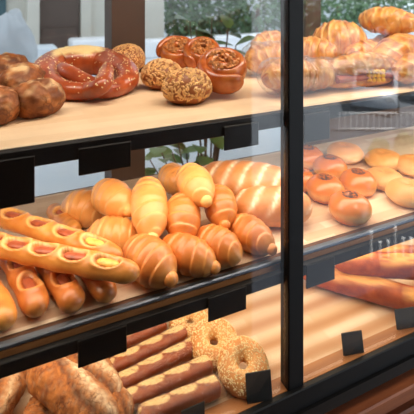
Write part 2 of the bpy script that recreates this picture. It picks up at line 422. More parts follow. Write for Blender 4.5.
# ---- butter rolls: rolled spindle with stepped wraps and a pale tip
def butter_roll(a, b, R, label, mat='roll', wraps=3, seed=0, tip=1, fat=.62, side=0):
    R *= 1.22
    path = bend_path(a, b, .004, side)
    def parts(q, an):
        e = abs(q-.5)*2; ph = e*wraps+.16*cos(an+seed)+.08*sin(2*an+seed)+.15*sin(seed)
        f = ph-fl(ph); return e, f
    def rad(q, an):
        e, f = parts(q, an)
        bell = (max(0, 1-e**2.2))**fat*.93+.07*(1-e**6)
        st = .10*(1-f**2) - .06*exp(-((f-.0)/.07)**2) if e > .10 else .05
        return R*bell*(1+st)*(1+.025*nz((q*4, cos(an), sin(an)), 1.3, seed))
    def mask(q, an):
        e, f = parts(q, an)
        pale = .40*exp(-(f/.10)**2) if e > .12 else 0
        pale = max(pale, .35*max(0, e-.80)/.20)
        top = max(0, sin(an)); dk = (.45*top*(1-pale)*(.5+.5*(1-f)))*(.7+.6*nz((q*5, cos(an), sin(an)), 1, seed+3))
        pale = max(pale, .35*max(0, -sin(an)-.15))
        return (min(1,pale), min(1,max(0,dk)), 0)
    base = V(((a.x+b.x)/2, (a.y+b.y)/2, min(a.z, b.z)-R*.9))
    t = thing('butter_roll', label, 'bread roll', base, 'butter rolls piled on the middle shelf')
    G().sweep(path, rad, 84, 36, 1, .95, mask).build('crust', mat, t)
    d = (b-a).normalized()
    if tip:
        ball = R*.36
        G().blob(b-d*ball*.30, (ball,ball,ball*.95), lambda q: 1+.05*nz(q, 2, seed), None, 20, 14).build('dough_tip', 'rolltip' if mat == 'roll' else mat, t)
    return t
def BR(p0, z0, p1, z1, R, label, **k):
    a = P(p0[0], p0[1], ZM+z0); b = P(p1[0], p1[1], ZM+z1)
    return butter_roll(a, b, R, label, **k)

BR((63,206),.032,(104,214),.030,.030,'pale butter roll at the left end of the pile behind the sausage breads', seed=1, wraps=2.4, tip=0)
BR((97,190),.074,(130,211),.072,.029,'pale butter roll with round dough tip lying on the left of the pile', seed=2, wraps=2.3)
BR((147,180),.100,(152,240),.058,.029,'long pale butter roll pointing straight down at the front in the pile centre', seed=3.3, wraps=3.4, mat='roll')
BR((86,236),.030,(142,241),.030,.029,'ridged golden roll lying sideways just above the long sausage breads', seed=4, wraps=3.4, tip=0)
BR((164,172),.070,(186,190),.066,.026,'butter roll half hidden at the back behind the topmost roll', seed=5, tip=0)
BR((184,171),.106,(207,202),.094,.0285,'topmost butter roll on the pile left of the floury loaves', seed=6.4, wraps=2.6)
BR((181,198),.074,(184,241),.046,.028,'upright looking roll below the topmost roll, tip pointing down', seed=7.2, wraps=3.0, mat='rollb')
BR((216,190),.070,(225,226),.050,.0265,'golden roll right of the topmost roll with its tip down', seed=8.5, wraps=3, mat='rollb')
BR((129,246),.034,(172,280),.030,.030,'front deep golden roll beside the ends of the sausage breads', seed=9, wraps=3.2, mat='rollb')
BR((160,245),.030,(216,268),.025,.026,'front golden roll pointing right in the middle of the bottom row', seed=10, wraps=3, mat='rollb')
BR((196,236),.028,(241,259),.025,.026,'dark golden roll second from right in the bottom row', seed=11, wraps=3, mat='rollb', tip=0)
BR((229,222),.028,(273,250),.026,.025,'rightmost butter roll of the bottom row beside the floury loaf', seed=12, wraps=3, mat='rollb')
BR((136,222),.030,(160,232),.030,.026,'butter roll buried under the pile centre', seed=13, wraps=3, mat='rollb', tip=0)

# ---- sausage breads
def pxof(p):
    v = p-EYEP; d = v.dot(FW); return 207+FPX*v.dot(RT)/d, HOR-FPX*v.z/d
def sausage_bread(a, b, R, slots, label, mat='stick', seed=0, name='sausage_bread', bow=0, fill='sausage', wobble=.0, slot_len=.0235):
    path0 = bend_path(a, b, bow, 0); Ln = (b-a).length
    path = lambda q: path0(q)
    ra = slot_len/Ln; rb = .60 if abs(b.x-a.x) > abs(b.y-a.y) else .80; turn = -.30 if abs(b.x-a.x) > abs(b.y-a.y) else 0
    if isinstance(slots[0], str):
        slots = [min((k/400 for k in range(401)), key=lambda q: abs(pxof(path(q))[1]-float(y))) for y in slots]
    elif isinstance(slots[0], int):                # openings given by where they show in the picture
        slots = [min((k/400 for k in range(401)), key=lambda q: abs(pxof(path(q))[0]-x)) for x in slots]
    def near(q, an):
        dm = 9
        for s_ in slots:
            da = (an-pi/2-turn+pi) % (2*pi)-pi-.12*((q-s_)/ra)
            dm = min(dm, sqrt(((q-s_)/ra)**2+(da/rb)**2), 9)
        return dm
    def rad(q, an):
        e = abs(q-.5)*2; bell = (max(0, 1-e**10))**.45
        d = near(q, an)
        k = 1+.10*exp(-((d-1.15)/.20)**2)
        if d < 1: k -= .55*(1-d**6)
        return R*bell*k*(1+.05*cos(2*pi*len(slots)*(q-slots[0]))+.03*nz((q*9, cos(an), sin(an)), 1.2, seed))
    def mask(q, an):
        d = near(q, an); pale = .6*exp(-((d-1.06)/.10)**2)
        dk = (2.4 if d < .95 else .5*max(0, sin(an)))*(1 if d > 1.3 else .5)*(.6+.8*nz((q*12, cos(an), sin(an)), 1, seed))
        return (min(1, max(pale, .5*max(0, -sin(an)-.2))), max(0, min(1, dk)), 0)
    base = V(((a.x+b.x)/2, (a.y+b.y)/2, min(a.z, b.z)-R))
    t = thing(name, label, 'sausage bread', base, 'sausage breads on the middle shelf')
    G().sweep(path, rad, 180, 44, 1, .85, mask, lin=False).build('crust', mat, t)
    d = (b-a).normalized()
    for i, s_ in enumerate(slots):
        c = path(s_)+(V((0,0,1))*cos(turn)-d.cross(V((0,0,1))).normalized()*sin(turn))*R*.48; ang = math.atan2(d.y, d.x)
        h = slot_len*.88
        m_ = fill if not (fill == 'mixed') else ('cheese' if i >= len(slots)-1 else 'sausage')
        def sp(q, c=c, h=h): return c+d*((q-.5)*2*h)
        G().sweep(sp, lambda q, an: R*.40*(max(0, 1-(abs(q-.5)*2)**4))**.5*(1+.1*nz((q*5, cos(an)*2, sin(an)*2), 1, i+seed)), 16, 16, 1, .55).build('sausage_slice' if m_ == 'sausage' else 'cheese_filling', m_, t)
    return t
def SB(p0, z0, p1, z1, R, slots, label, **k):
    return sausage_bread(P(p0[0], p0[1], ZM+z0), P(p1[0], p1[1], ZM+z1), R, slots, label, **k)
SB((-40,202),.064,(121,257),.060,.0205,(-14,14,40,67,95),'upper of the two long sausage breads crossing the left of the middle shelf', seed=1, fill='mixed')
SB((-50,236),.066,(139,274),.062,.0215,(-30,-6,19,46,76,109),'lower of the two long sausage breads, nearest the glass', seed=2, fill='mixed')
SB((52,208),.022,(76,232),.022,.019,(.42,),'short sausage bread peeping out behind the long ones', seed=3, slot_len=.018)
SB((8,250),.022,(40,311),.0225,.0215,('258','271','291'),'dark sausage bread end pointing at the glass, second from left below the long ones', seed=4, mat='stickb', slot_len=.024)
SB((40,250),.022,(76,306),.0225,.0215,('262','274','287'),'dark sausage bread end pointing at the glass, centre of three', seed=5, mat='stickb', slot_len=.022)
SB((78,254),.021,(110,297),.0205,.020,('262','280'),'dark sausage bread end on the right under the long sausage bread', seed=6, mat='stickb', slot_len=.018)
SB((-30,262),.022,(8,324),.0225,.022,(.2,.5),'sausage bread end cut by the left photo edge', seed=7, mat='stick', slot_len=.018)

# ---- floury scored loaves
def scored_loaf(a, b, R, label, seed=0, k=5, h=.85):
    path = bend_path(a, b, 0, 0)
    def st(q, an):
        ph = q*k-.55*(an-pi/2); f = ph-fl(ph); return f
    def rad(q, an):
        e = abs(q-.5)*2; bell = (max(0, 1-e**3.2))**.5
        f = st(q, an); up = max(0, sin(an))
        return R*bell*(1-.07*up*exp(-((f-.5)/.12)**2)+.02*nz((q*6, cos(an), sin(an)), 1.5, seed))
    def mask(q, an):
        f = st(q, an); up = max(0, sin(an)+.15)
        s_ = exp(-((f-.5)/.15)**2)*min(1, up*1.6)
        s_ *= .75+.8*nz((q*30, cos(an)*8, sin(an)*8), 1, seed)
        return (max(0, min(1, s_)), .2*up, 0)
    base = V(((a.x+b.x)/2, (a.y+b.y)/2, min(a.z,b.z)-R*h))
    g = G().sweep(path, rad, 120, 48, 1, h, mask)
    return tag(g.build('scored_loaf', 'loaf', origin=base), label, 'loaf', 'scored loaves on the middle shelf')
scored_loaf(P(196,180,ZM+.050), P(292,186,ZM+.050), .058, 'large floury scored loaf at the back right of the butter rolls', 1, 6)
scored_loaf(P(232,206,ZM+.040), P(312,206,ZM+.040), .047, 'smaller floury scored loaf in front, next to the mullion', 2, 4)

# ---- glazed buns with poppy seed
def bun(px, py, r, label, seed=0, mat='bun', poppy=True, h=.70, zc=None, name='poppy_bun', grp='glazed buns right of the mullion', zadd=0):
    hh = r*h; c = P(px, py, ZM+hh*.8+zadd); c.z = ZM+.0012+hh*.80+zadd
    def disp(d):
        k = 1+.04*nz(d, 1.5, seed)
        if d.z > .6: k -= .30*exp(-((1-d.z)/.05))
        return k
    def mask(d):
        side = exp(-((d.z+.15)/.28)**2)
        return (.8*side*(.7+.6*nz(d, 2, seed)) if d.z < .25 else .08, 1.0*max(0, d.z-.1), 0)
    t = thing(name, label, 'bun', V((c.x, c.y, ZM+zadd)), grp)
    g = G().blob(c, (r, r, hh), disp, mask, 48, 30, 0, flat=-.80); g.build('crust', mat, t)
    if poppy:
        top = c+V((0,0,hh))
        scatter(g, 200, lambda p, n: (p-top).length < r*.36, .0016, lift=.0006).build('poppy_seeds', 'poppy', t, smooth=False, kind='stuff')
    return t
bun(350,208,0.0478,'front glazed bun with poppy seed top, nearest the glass', 1)
bun(325,189,0.0460,'glazed poppy bun left of and behind the front bun', 2)
bun(358,183,0.0460,'glazed poppy bun right behind the front bun', 3)
bun(298,180,0.0425,'glazed poppy bun half hidden by the mullion', 4)
bun(330,168,0.0460,'glazed poppy bun in the third row, centre', 5)
bun(308,158,0.0472,'glazed bun at the back left by the mullion', 6)
fb = 'pale flat buns at the back right of the middle shelf'
bun(408,193,0.0519,'pale flat bun cut by the right photo edge', 7, 'flatbun', False, .55, name='flat_bun', grp=fb)
bun(345,153,0.0543,'pale flat bun in the back row behind the poppy buns', 8, 'flatbun', False, .5, name='flat_bun', grp=fb)
bun(384,160,0.0531,'pale flat bun in the back row right of its pale neighbour', 9, 'flatbun', False, .5, name='flat_bun', grp=fb)
bun(384,179,0.0496,'pale flat bun right of the poppy bun pair', 10, 'flatbun', False, .5, name='flat_bun', grp=fb)
bun(415,166,0.0531,'pale flat bun farthest right in the back row', 11, 'flatbun', False, .5, name='flat_bun', grp=fb)

# ---- dark rustic rolls, upper shelf
def rustic(px, py, r, label, seed=0, zc=None, sq=(1,.9,.72), rz=0, slit=(0.2,0), zadd=0):
    hh = r*sq[2]; c = P(px, py, ZT+hh*.85+zadd); c.z = ZT+.0015+hh*.85+zadd
    sx = V((cos(slit[0])*.35, sin(slit[0])*.35, .93)).normalized()
    def disp(d):
        return 1+.12*nz(d, 1.6, seed)+.08*nz(d, 4, seed)+.03*nz(d, 11, seed)-.10*exp(-((d.x*.8+d.y*.3+.1)/.10)**2)*max(0, d.z+.2)
    def mask(d):
        pl = 1.25*exp(-((d-sx).length/.36)**4)
        fl_ = max(0, nz(d, 3.2, seed+5)-.02)*1.1*max(0, d.z+.4)
        return (min(1, max(pl*slit[1], fl_)), max(0, min(1, .8*nz(d, 2.4, seed+9)+.25)), 0)
    g = G().blob(c, (r*sq[0], r*sq[1], hh), disp, mask, 64, 40, rz, flat=-.85)
    return tag(g.build('rustic_roll', 'rye', origin=(c.x, c.y, ZT+zadd)), label, 'bread roll', 'dark rustic rolls on the upper shelf')
rustic(38,99,.048,'dark floury rustic roll in front, nearest the paper edge', 1, rz=.3, sq=(1.03,.85,.74))
rustic(22,82,.052,'cracked brown rustic roll with a pale slit behind the front one', 2, slit=(3.6,1), rz=.9, sq=(1.15,.85,.75))
rustic(-4,107,.044,'dark rustic roll cut by the left photo edge', 3, sq=(1,.9,.75))
rustic(4,68,.052,'brown rustic roll farthest back at the left edge', 4, slit=(1,.7), sq=(1.1,.9,.72))

# ---- pretzel
pz = [((108,64),.050),((106,74),.046),((102,85),.040),((88,91),.022),((66,90),.022),((50,82),.026),((45,72),.034),((56,64),.038),
      ((80,60),.044),((104,62),.038),((123,70),.035),((128,80),.027),((119,87),.020),((106,90),.022),((95,87),.026),((80,79),.038),((68,72),.048),((60,66),.054)]
pp = [P(q[0], q[1], ZT+z) for q, z in pz]
def cat(pts, q):
    n = len(pts)-1; x = min(max(q, 0), 1)*n; i = min(int(x), n-1); t = x-i
    p0 = pts[max(i-1,0)]; p1 = pts[i]; p2 = pts[i+1]; p3 = pts[min(i+2,n)]
    return .5*((2*p1)+(p2-p0)*t+(2*p0-5*p1+4*p2-p3)*t*t+(3*p1-p0-3*p2+p3)*t**3)
def prad(q, an):
    e = abs(q-.48)*2
    r = .0185+.0240*exp(-((q-.47)/.15)**2)
    cap = (max(0, 1-abs(q-.5)**14*2**14))**.5
    crack = exp(-((q-.46)/.075)**2)*exp(-(((an-pi/2+.35+pi) % (2*pi)-pi)/.55)**2)
    return r*cap*(1-.10*crack+.03*nz((q*20, cos(an), sin(an)), 1.2))
def pmask(q, an):
    d = ((an-pi/2+.35+pi) % (2*pi))-pi
    x = sqrt(((q-.46)/.085)**2+(d/.75)**2)+.25*nz((q*30, cos(an)*2, sin(an)*2))
    return (1 if x < .8 else max(0, 1-(x-.8)*5), .4*max(0, nz((q*14, cos(an), sin(an)))), 0)
t = thing('pretzel', 'large red brown pretzel with pale split and sesame on the upper shelf', 'pretzel', V((P(85,75,ZT).x, P(85,75,ZT).y, ZT)))
g = G().sweep(lambda q: cat(pp, q), prad, 260, 30, 1, .95, pmask, lin=True); g.build('dough_rope', 'pretzel', t)
scatter(g, 420, lambda p, n: n.z > .0, .0026).build('sesame_seeds', 'sesame', t, smooth=False, kind='stuff')

# ---- seeded rolls, upper shelf
def seeded(px, py, r, label, seed, mat='grain', n=700, size=.0032):
    hh = r*.78; c = P(px, py, ZT+hh*.8); c.z = ZT+.0015+hh*.82
    t = thing('seeded_roll', label, 'bread roll', V((c.x, c.y, ZT)), 'seeded rolls on the upper shelf')
    g = G().blob(c, (r*1.08, r*.95, hh), lambda d: 1+.03*nz(d, 2, seed), lambda d: (.1, .3*max(0, d.z), 0), 48, 30, seed, flat=-.82)
    g.build('crust', 'seedroll', t)
    scatter(g, n, lambda p, n_: p.z > c.z-hh*.5, size).build('seeds', mat, t, smooth=False, kind='stuff')
seeded(127,60,.053,'sesame covered roll behind the two grain rolls, beside the pretzel',1,'grain',1500,.0030)
seeded(162,76,.0465,'grain covered roll in the middle of the three seeded rolls',2.1,'grain',520,.0056)
seeded(187,88,.0475,'front grain covered roll nearest the glass',3.2,'grain',520,.0056)

# ---- walnut swirls
def swirl(px, py, r, label, seed, tiltv=(1,0,0), tilt=.35, h=.050, zadd=0):
    c = P(px, py, ZT+h*.5*cos(tilt)+r*.95*abs(sin(tilt))+.003)
    t = thing('walnut_swirl', label, 'pastry', V((c.x, c.y, ZT)), 'walnut swirls on the upper shelf')
    turns = 2.4
    def path(q):
        a = q*turns*2*pi+seed; rr = r*(.16+.62*q)
        return c+V((cos(a)*rr, sin(a)*rr, .004*(1-q)))
    def rad(q, an):
        cap = (max(0, 1-(abs(q-.5)*2)**30))**.5
        return r*.20*cap*(1+.05*nz((q*24, cos(an), sin(an)), 1, seed))
    def mask(q, an): return (.5*max(0, nz((q*20, cos(an)*2, sin(an)*2), 1, seed)), .6*max(0, sin(an))*max(0, .4+nz((q*14, cos(an), sin(an)), 1, seed)), 0)
    g = G().sweep(path, rad, 170, 20, 1, h/2/(r*.2), mask, lin=True).rot(c, tiltv, tilt); g.build('coil', 'swirl', t)
    n0 = V((0,0,1)); from mathutils import Matrix
    n0 = Matrix.Rotation(tilt, 3, V(tiltv)) @ n0
    scatter(g, 120, lambda p, n: n.dot(n0) > .25 and (p-c-n0*((p-c).dot(n0))).length < r*.50, .0068, 'chunk', .002).build('walnut_pieces', 'nut', t, smooth=False, kind='stuff')
ax = RT.copy()
swirl(177,53,.064,'walnut swirl farthest back, left of its two neighbours',.3,tuple(ax),.50)
swirl(203,54,.060,'walnut swirl in the middle of the three',1.4,tuple(ax),.60)
swirl(224,69,.068,'front walnut swirl nearest the glass',2.6,tuple(ax),.50)

# ---- croissants and wrapped pastries at the right of the upper shelf
def croissant_g(a, b, R, side, seed, wraps=3.5, bow=.006):
    path = bend_path(a, b, bow, side)
    def pr(q, an):
        e = abs(q-.5)*2; ph = e*wraps+.3*cos(an+seed)+.5*nz((q*3, cos(an), sin(an)), 1.3, seed); return e, ph-fl(ph)
    def rad(q, an):
        e, f = pr(q, an); bell = max(0, 1-e**2.0)**.55*.9+.10*(1-e**8)
        return R*bell*(1+.10*(1-f)**1.5-.04+.16*nz((q*4, cos(an)*1.2, sin(an)*1.2), 1.3, seed)+.06*nz((q*16, cos(an)*3, sin(an)*3), 1.2, seed))
    def mask(q, an):
        e, f = pr(q, an)
        return (min(1, .45*exp(-((f-.9)/.16)**2)+.5*max(0, nz((q*16, cos(an)*3, sin(an)*3), 1, seed))), .8*max(0, (1-f)*.6+nz((q*9, cos(an)*2, sin(an)*2), 1, seed+4))*max(0, sin(an)+.2), 0)
    return G().sweep(path, rad, 110, 36, 1, .9, mask)
def film_over(t, a, b, R, seed):
    path = bend_path(a, b, .004, 0)
    def rad(q, an):
        e = abs(q-.5)*2
        return R*((1-e**6*.75))*(1+.16*nz((q*7, cos(an)*1.4, sin(an)*1.4), 1.6, seed)+.05*abs(nz((q*20, cos(an)*4, sin(an)*4), 1, seed)))
    G().sweep(path, rad, 60, 36, 1, .9, None, lin=True).build('plastic_wrap', 'film', t)
def pastry(p0, z0, p1, z1, R, side, label, seed, wrap=False, name='croissant', grp='croissants at the right of the upper shelf'):
    a = P(p0[0], p0[1], ZT+z0); b = P(p1[0], p1[1], ZT+z1)
    m = (a+b)/2
    t = thing(name, label, 'pastry', V((m.x, m.y, ZT+min(z0,z1)-R*.9)), grp)
    croissant_g(a, b, R, side, seed).build('flaky_crust', 'flaky', t)
    if wrap:
        d = (b-a)*.06; film_over(t, a-d+V((0,0,.004)), b+d+V((0,0,.004)), R*1.06, seed)
    return t
wg = 'wrapped pastries by the mullion on the upper shelf'
pastry((244,62),.040,(296,60),.040,.046,.0,'cellophane wrapped pastry left of the mullion, behind its neighbour',1,True,'wrapped_pastry',wg)
pastry((262,80),.038,(318,76),.038,.040,.0,'cellophane wrapped pastry crossing behind the mullion, nearest the glass',2,True,'wrapped_pastry',wg)
pastry((300,81),.032,(334,73),.032,.036,.0,'shiny wrapped pastry just right of the mullion',3,True,'wrapped_pastry',wg)
pastry((292,52),.050,(338,55),.050,.046,.0,'pale flaky pastry behind the shiny wrapped one',4)
pastry((312,42),.066,(368,44),.066,.066,-.01,'big domed croissant in the middle of the back row',5)
pastry((346,58),.040,(384,52),.040,.040,.0,'small croissant behind the corn sandwich',6)
pastry((360,20),.130,(420,25),.126,.046,-.012,'topmost croissant with upturned end at upper right',7)
pastry((378,64),.050,(416,46),.056,.050,.0,'ridged croissant under the topmost one at the right edge',8)
pastry((395,74),.034,(440,66),.034,.040,.0,'croissant cut by the right edge low on the paper',9)
pastry((366,49),.045,(424,48),.045,.047,.0,'croissant lying under the topmost one behind the ridged croissant',10)
pastry((252,47),.060,(290,44),.060,.042,.0,'pale flaky pastry at the back left of the mullion',11)
# corn sandwich
a = P(326,78,ZT+.030); b = P(392,72,ZT+.030)
t = thing('corn_sandwich', 'flaky bread sandwich filled with yellow corn and ham, wrapped in clear film', 'sandwich', V(((a.x+b.x)/2,(a.y+b.y)/2,ZT)))
dz = V((0,0,.016)); croissant_g(a+dz, b+dz, .030, 0, 21, 3, .010).build('bread_top', 'flaky', t)
G().sweep(bend_path(a-V((0,0,.012)), b-V((0,0,.012)), 0, 0), lambda q, an: .026*max(0, 1-(abs(q-.5)*2)**4)**.5, 40, 28, 1, .6).build('bread_base', 'flaky', t)
fr = V((FW.x, FW.y, 0))
G().sweep(lambda q: lerp(a, b, .1+.8*q)-fr*.012-V((0,0,.002)), lambda q, an: .018*(1+.1*nz((q*20, cos(an)*2, sin(an)*2))), 40, 18, 1, .5).build('ham_slice', 'ham', t)
g = G(); cc = lerp(a, b, .66)-fr*.034+V((0,0,.003))
for i in range(4):
    for j in range(3):
        p = cc+RT*((i-1.5)*.0105)+V((0,0,(j-1)*.0095))
        g.blob(p, (.0062,.0062,.0056), None, None, 10, 8)
g.build('corn_kernels', 'corn', t)
film_over(t, a-(b-a)*.04+V((0,0,.010)), b+(b-a)*.06+V((0,0,.010)), .038, 31)

# ================================================================== BOTTOM SHELF
def bagel(px, py, R, r, label, seed, tiltax=None, tilt=0, zadd=0, nseed=900):
    c = P(px, py, ZB+r*.9+zadd); 
    t = thing('sesame_bagel', label, 'bagel', V((c.x, c.y, ZB+zadd)), 'sesame bagels on the bottom shelf')
    def path(q):
        a = q*2*pi; return c+V((cos(a)*R, sin(a)*R, 0))
    rings = []; masks = []; g = G(); n = 72; k = 30
    for i in range(n):
        a = 2*pi*i/n
        for j in range(k):
            b_ = 2*pi*j/k; rr = r*(1+.05*nz((cos(a)*1.5, sin(a)*1.5, cos(b_)), 1, seed))
            g.v.append(c+V((cos(a)*(R+rr*cos(b_)), sin(a)*(R+rr*cos(b_)), rr*.92*sin(b_))))
            g.m.append((.5*max(0,-cos(b_))*max(0, sin(b_)+.2), .5*max(0, sin(b_))*max(0,.3+nz((cos(a)*2, sin(a)*2, cos(b_)), 1, seed)), 0))
    for i in range(n):
        for j in range(k):
            i2 = (i+1)%n; j2 = (j+1)%k
            g.f.append((i*k+j, i2*k+j, i2*k+j2, i*k+j2))
    if tilt: g.rot(c, tiltax, tilt)
    g.build('dough_ring', 'bagel', t)
    scatter(g, nseed, lambda p, n_: n_.z > -.1, .0022).build('sesame_seeds', 'sesame', t, smooth=False, kind='stuff')
tx = tuple(RT)
bagel(190,323,.027,.0195,'sesame bagel farthest back, partly behind the black tag',1,tx,.20)
bagel(214,343,.029,.0205,'sesame bagel in the middle of the three',2,tx,.30,.006)
bagel(243,366,.029,.0205,'front sesame bagel leaning on the middle one, above a slate card',3,tx,.38,.010)

def rough_loaf(p0, z0, p1, z1, R, label, seed, h=.8, flour=.8):
    a = P(p0[0], p0[1], ZB+z0); b = P(p1[0], p1[1], ZB+z1)
    path = bend_path(a, b, .004, .006)
    def rad(q, an):
        e = abs(q-.5)*2; bell = max(0, 1-e**4)**.45
        n_ = nz((q*3.5, cos(an)*1.2, sin(an)*1.2), 1.4, seed)
        ridge = exp(-(((an-pi/2-.5*sin(q*5+seed))/.28))**2)
        return R*bell*(1+.10*n_+.07*nz((q*14, cos(an)*4, sin(an)*4), 1, seed)+.035*nz((q*34, cos(an)*9, sin(an)*9), 1, seed)-.14*ridge)
    def mask(q, an):
        w = an-pi/2-.5*sin(q*5+seed)
        band = exp(-((w-.72)/.36)**2)*flour
        n_ = nz((q*22, cos(an)*6, sin(an)*6), 1, seed); n2 = nz((q*50, cos(an)*14, sin(an)*14), 1, seed)
        return (max(0, min(1, band*(.85+.6*n_+.5*n2)+.25*max(0, n_))), max(0, min(1, .75*exp(-(w/.22)**2)+.7*n_+.6*n2)), 0)
    base = V(((a.x+b.x)/2, (a.y+b.y)/2, min(a.z,b.z)-R*h))
    g = G().sweep(path, rad, 130, 56, 1, h, mask)
    return tag(g.build('ciabatta', 'ciabatta', origin=base), label, 'loaf', 'rustic ciabatta loaves on the bottom shelf')
rough_loaf((32,368),.072,(112,432),.064,.036,'big floury ciabatta lying on top with its cracked end at upper left', 1)
rough_loaf((66,356),.040,(112,404),.040,.036,'floury ciabatta behind the big one on the right', 2)
rough_loaf((24,350),.034,(-20,424),.034,.036,'cracked ciabatta at the left photo edge', 3, flour=.6)
rough_loaf((50,398),.030,(30,440),.030,.034,'ciabatta underneath in front, cut by the bottom photo edge', 4, flour=.4)
rough_loaf((80,392),.026,(128,420),.026,.030,'small dark ciabatta peeping out right of the big one', 5, flour=.3)

def wrapped_stick(p0, p1, label, seed, R=.0168, z=.0185):
    a = P(p0[0], p0[1], ZB+z); b = P(p1[0], p1[1], ZB+z)
    path = bend_path(a, b, 0, 0); Ln = (b-a).length; k = Ln/.052
    def sup(an): return 1/((abs(cos(an))**3+abs(sin(an))**3)**(1/3))
    def patch(q, an):
        f = q*k+seed*.37; f = f-fl(f); w = (an-pi/2-.35)
        return (abs((f-.5+.30*w)/.50)**1.5+abs(w/.72)**1.5)**(1/1.5)
    def rad(q, an):
        e = abs(q-.5)*2; bell = max(0, 1-e**30)**.5
        return R*bell*sup(an)*(1+.08*max(0, 1-patch(q, an))+.02*nz((q*14, cos(an), sin(an)), 1, seed))
    def mask(q, an):
        d = patch(q, an); return (max(0, min(1, (1.05-d)*6)), .5*max(0, nz((q*16, cos(an)*2, sin(an)*2), 1, seed)), 0)
    m = (a+b)/2
    t = thing('bread_stick', label, 'bread stick', V((m.x, m.y, ZB)), 'wrapped bread sticks on the bottom shelf')
    G().sweep(path, rad, 110, 32, 1, .85, mask).build('crust', 'wrapstick', t)
    d = (b-a).normalized()
    G().sweep(bend_path(a-d*.006, b+d*.022, 0, 0), lambda q, an: R*1.12*sup(an)*(1+.07*nz((q*9, cos(an)*1.5, sin(an)*1.5), 1.5, seed))*(1 if q < .93 else 1-(q-.93)*2.5), 60, 30, 1, .86, None, lin=True).build('plastic_wrap', 'film', t)
wrapped_stick((96,356),(165,323),'wrapped dark bread stick farthest back, touching the tag',1)
wrapped_stick((109,370),(186,332),'wrapped bread stick second from the back',2)
wrapped_stick((116,387),(196,346),'wrapped bread stick in the middle of the five',3)
wrapped_stick((124,403),(211,364),'wrapped bread stick second from the front',4)
wrapped_stick((138,419),(219,385),'wrapped bread stick nearest the glass',5)

def baguette(p0, z0, p1, z1, R, label, seed, k=2.2):
    a = P(p0[0], p0[1], ZB+z0); b = P(p1[0], p1[1], ZB+z1)
    path = bend_path(a, b, 0, 0)
    def cut(q, an):
        f = q*k+seed*.3; f = f-fl(f); w = an-pi/2+.10-1.0*(f-.5)
        return w, f
    def rad(q, an):
        e = abs(q-.5)*2; bell = max(0, 1-e**8)**.5
        w, f = cut(q, an); env = sin(pi*f)**.5
        return R*bell*(1+.10*env*exp(-((w-.42)/.13)**2)-.06*env*exp(-(w/.3)**2)+.04*nz((q*12, cos(an)*2, sin(an)*2), 1, seed)+env*exp(-(w/.7)**4)*.09*nz((q*9, cos(an)*6, sin(an)*6), 1, seed+2))
    def mask(q, an):
        w, f = cut(q, an); env = sin(pi*f)**.6
        p_ = 1.3*env*exp(-((w+.05)/.62)**4)*(.9+1.1*nz((q*12, cos(an)*7, sin(an)*7), 1, seed+2))
        return (max(0, min(1, p_)), .6*max(0, nz((q*10, cos(an)*3, sin(an)*3), 1, seed)), 0)
    g = G().sweep(path, rad, 160, 40, 1, .85, mask)
    return tag(g.build('baguette', 'baguette', origin=V(((a.x+b.x)/2,(a.y+b.y)/2,min(a.z,b.z)-R*.85))), label, 'baguette', 'baguettes on the bottom shelf')
baguette((334,262),.066,(470,270),.066,.031,'upper baguette with pale open cut, resting on the other one', 1)
baguette((300,270),.028,(468,314),.028,.030,'lower baguette lying on the block patterned paper', 2)
baguette((352,254),.032,(470,256),.032,.026,'baguette lying at the back behind the upper one', 3)
# flat wooden crumb board strip / bread piece in front corner by the mullion
a = P(262,392,ZB+.012); b = P(300,374,ZB+.012)
# ================================================================== PLANTS AND STREET BEHIND THE WINDOW
def leaf(g, p, d, n, L_, W_):
    """folded pointed leaf with 5 cross rows"""
    d = d.normalized(); s_ = d.cross(n).normalized(); n = s_.cross(d); e = len(g.v)
    for i in range(6):
        q = i/5; w = W_*sin(pi*min(1, q*.92+.06))**.8; c = p+d*L_*q+n*(-.25*L_*q*q)
        for k, up in ((-1,.18),(0,0),(1,.18)): g.v.append(c+s_*w*k+n*(w*up)); g.m.append((0,0,0))
    for i in range(5):
        for k in range(2): g.f.append((e+i*3+k, e+i*3+k+1, e+(i+1)*3+k+1, e+(i+1)*3+k))
pc = PY(205, 100, 1.05)
t = thing('potted_plant', 'broad leaved potted plant standing outside behind the window post', 'plant', V((pc.x, pc.y, 0)))
g = G(); n = 20
rings = []
for (r, z) in ((.10,0),(.13,.28),(.14,.28),(.14,.32),(.12,.32),(.115,.29)):
    rings.append([V((pc.x+r*cos(2*pi*j/n), pc.y+r*sin(2*pi*j/n), z)) for j in range(n)])
g.grid_close(rings, [[(0,0,0)]*n]*6); g.build('pot', 'terracotta', t)
gl = G(); gs = G()
def stem(tip, k):
    a = V((pc.x+random.uniform(-.03,.03), pc.y+random.uniform(-.03,.03), .28)); 
    path = lambda q: lerp(a, tip, q)+V((0,0,.10))*sin(pi*q)*(1-q)
    gs.sweep(path, lambda q, an: .006*(1-.6*q), 14, 8, lin=True)
    for i in range(k):
        q = .45+.55*(i+1)/k; p = path(q); an = random.random()*6.28
        d = V((cos(an), sin(an), random.uniform(-.3,.7)))
        leaf(gl, p, d, V((random.uniform(-.3,.3), random.uniform(-.6,.1), 1)), random.uniform(.09,.13), random.uniform(.024,.036))
for tip in ((196,30),(212,18),(228,28),(236,45),(205,45),(222,55),(160,148),(172,152),(186,150),(150,160),(198,146),(190,22),(215,40),(178,142),(230,14)):
    q = PY(tip[0], tip[1], pc.y+random.uniform(-.12,.15)); stem(q, 6)
gs.build('stems', 'bark', t); gl.build('leaves', 'leaf', t)

slab('wall_back', (1.02,.60,.831), (2.6,.654,1.262), 'interior')  # dark panel added behind the right gap so the mirrored street shows
struct(G().box((-14,.70,-.2), (40,30,-.02)).build('ground_rear', 'concrete', smooth=False))
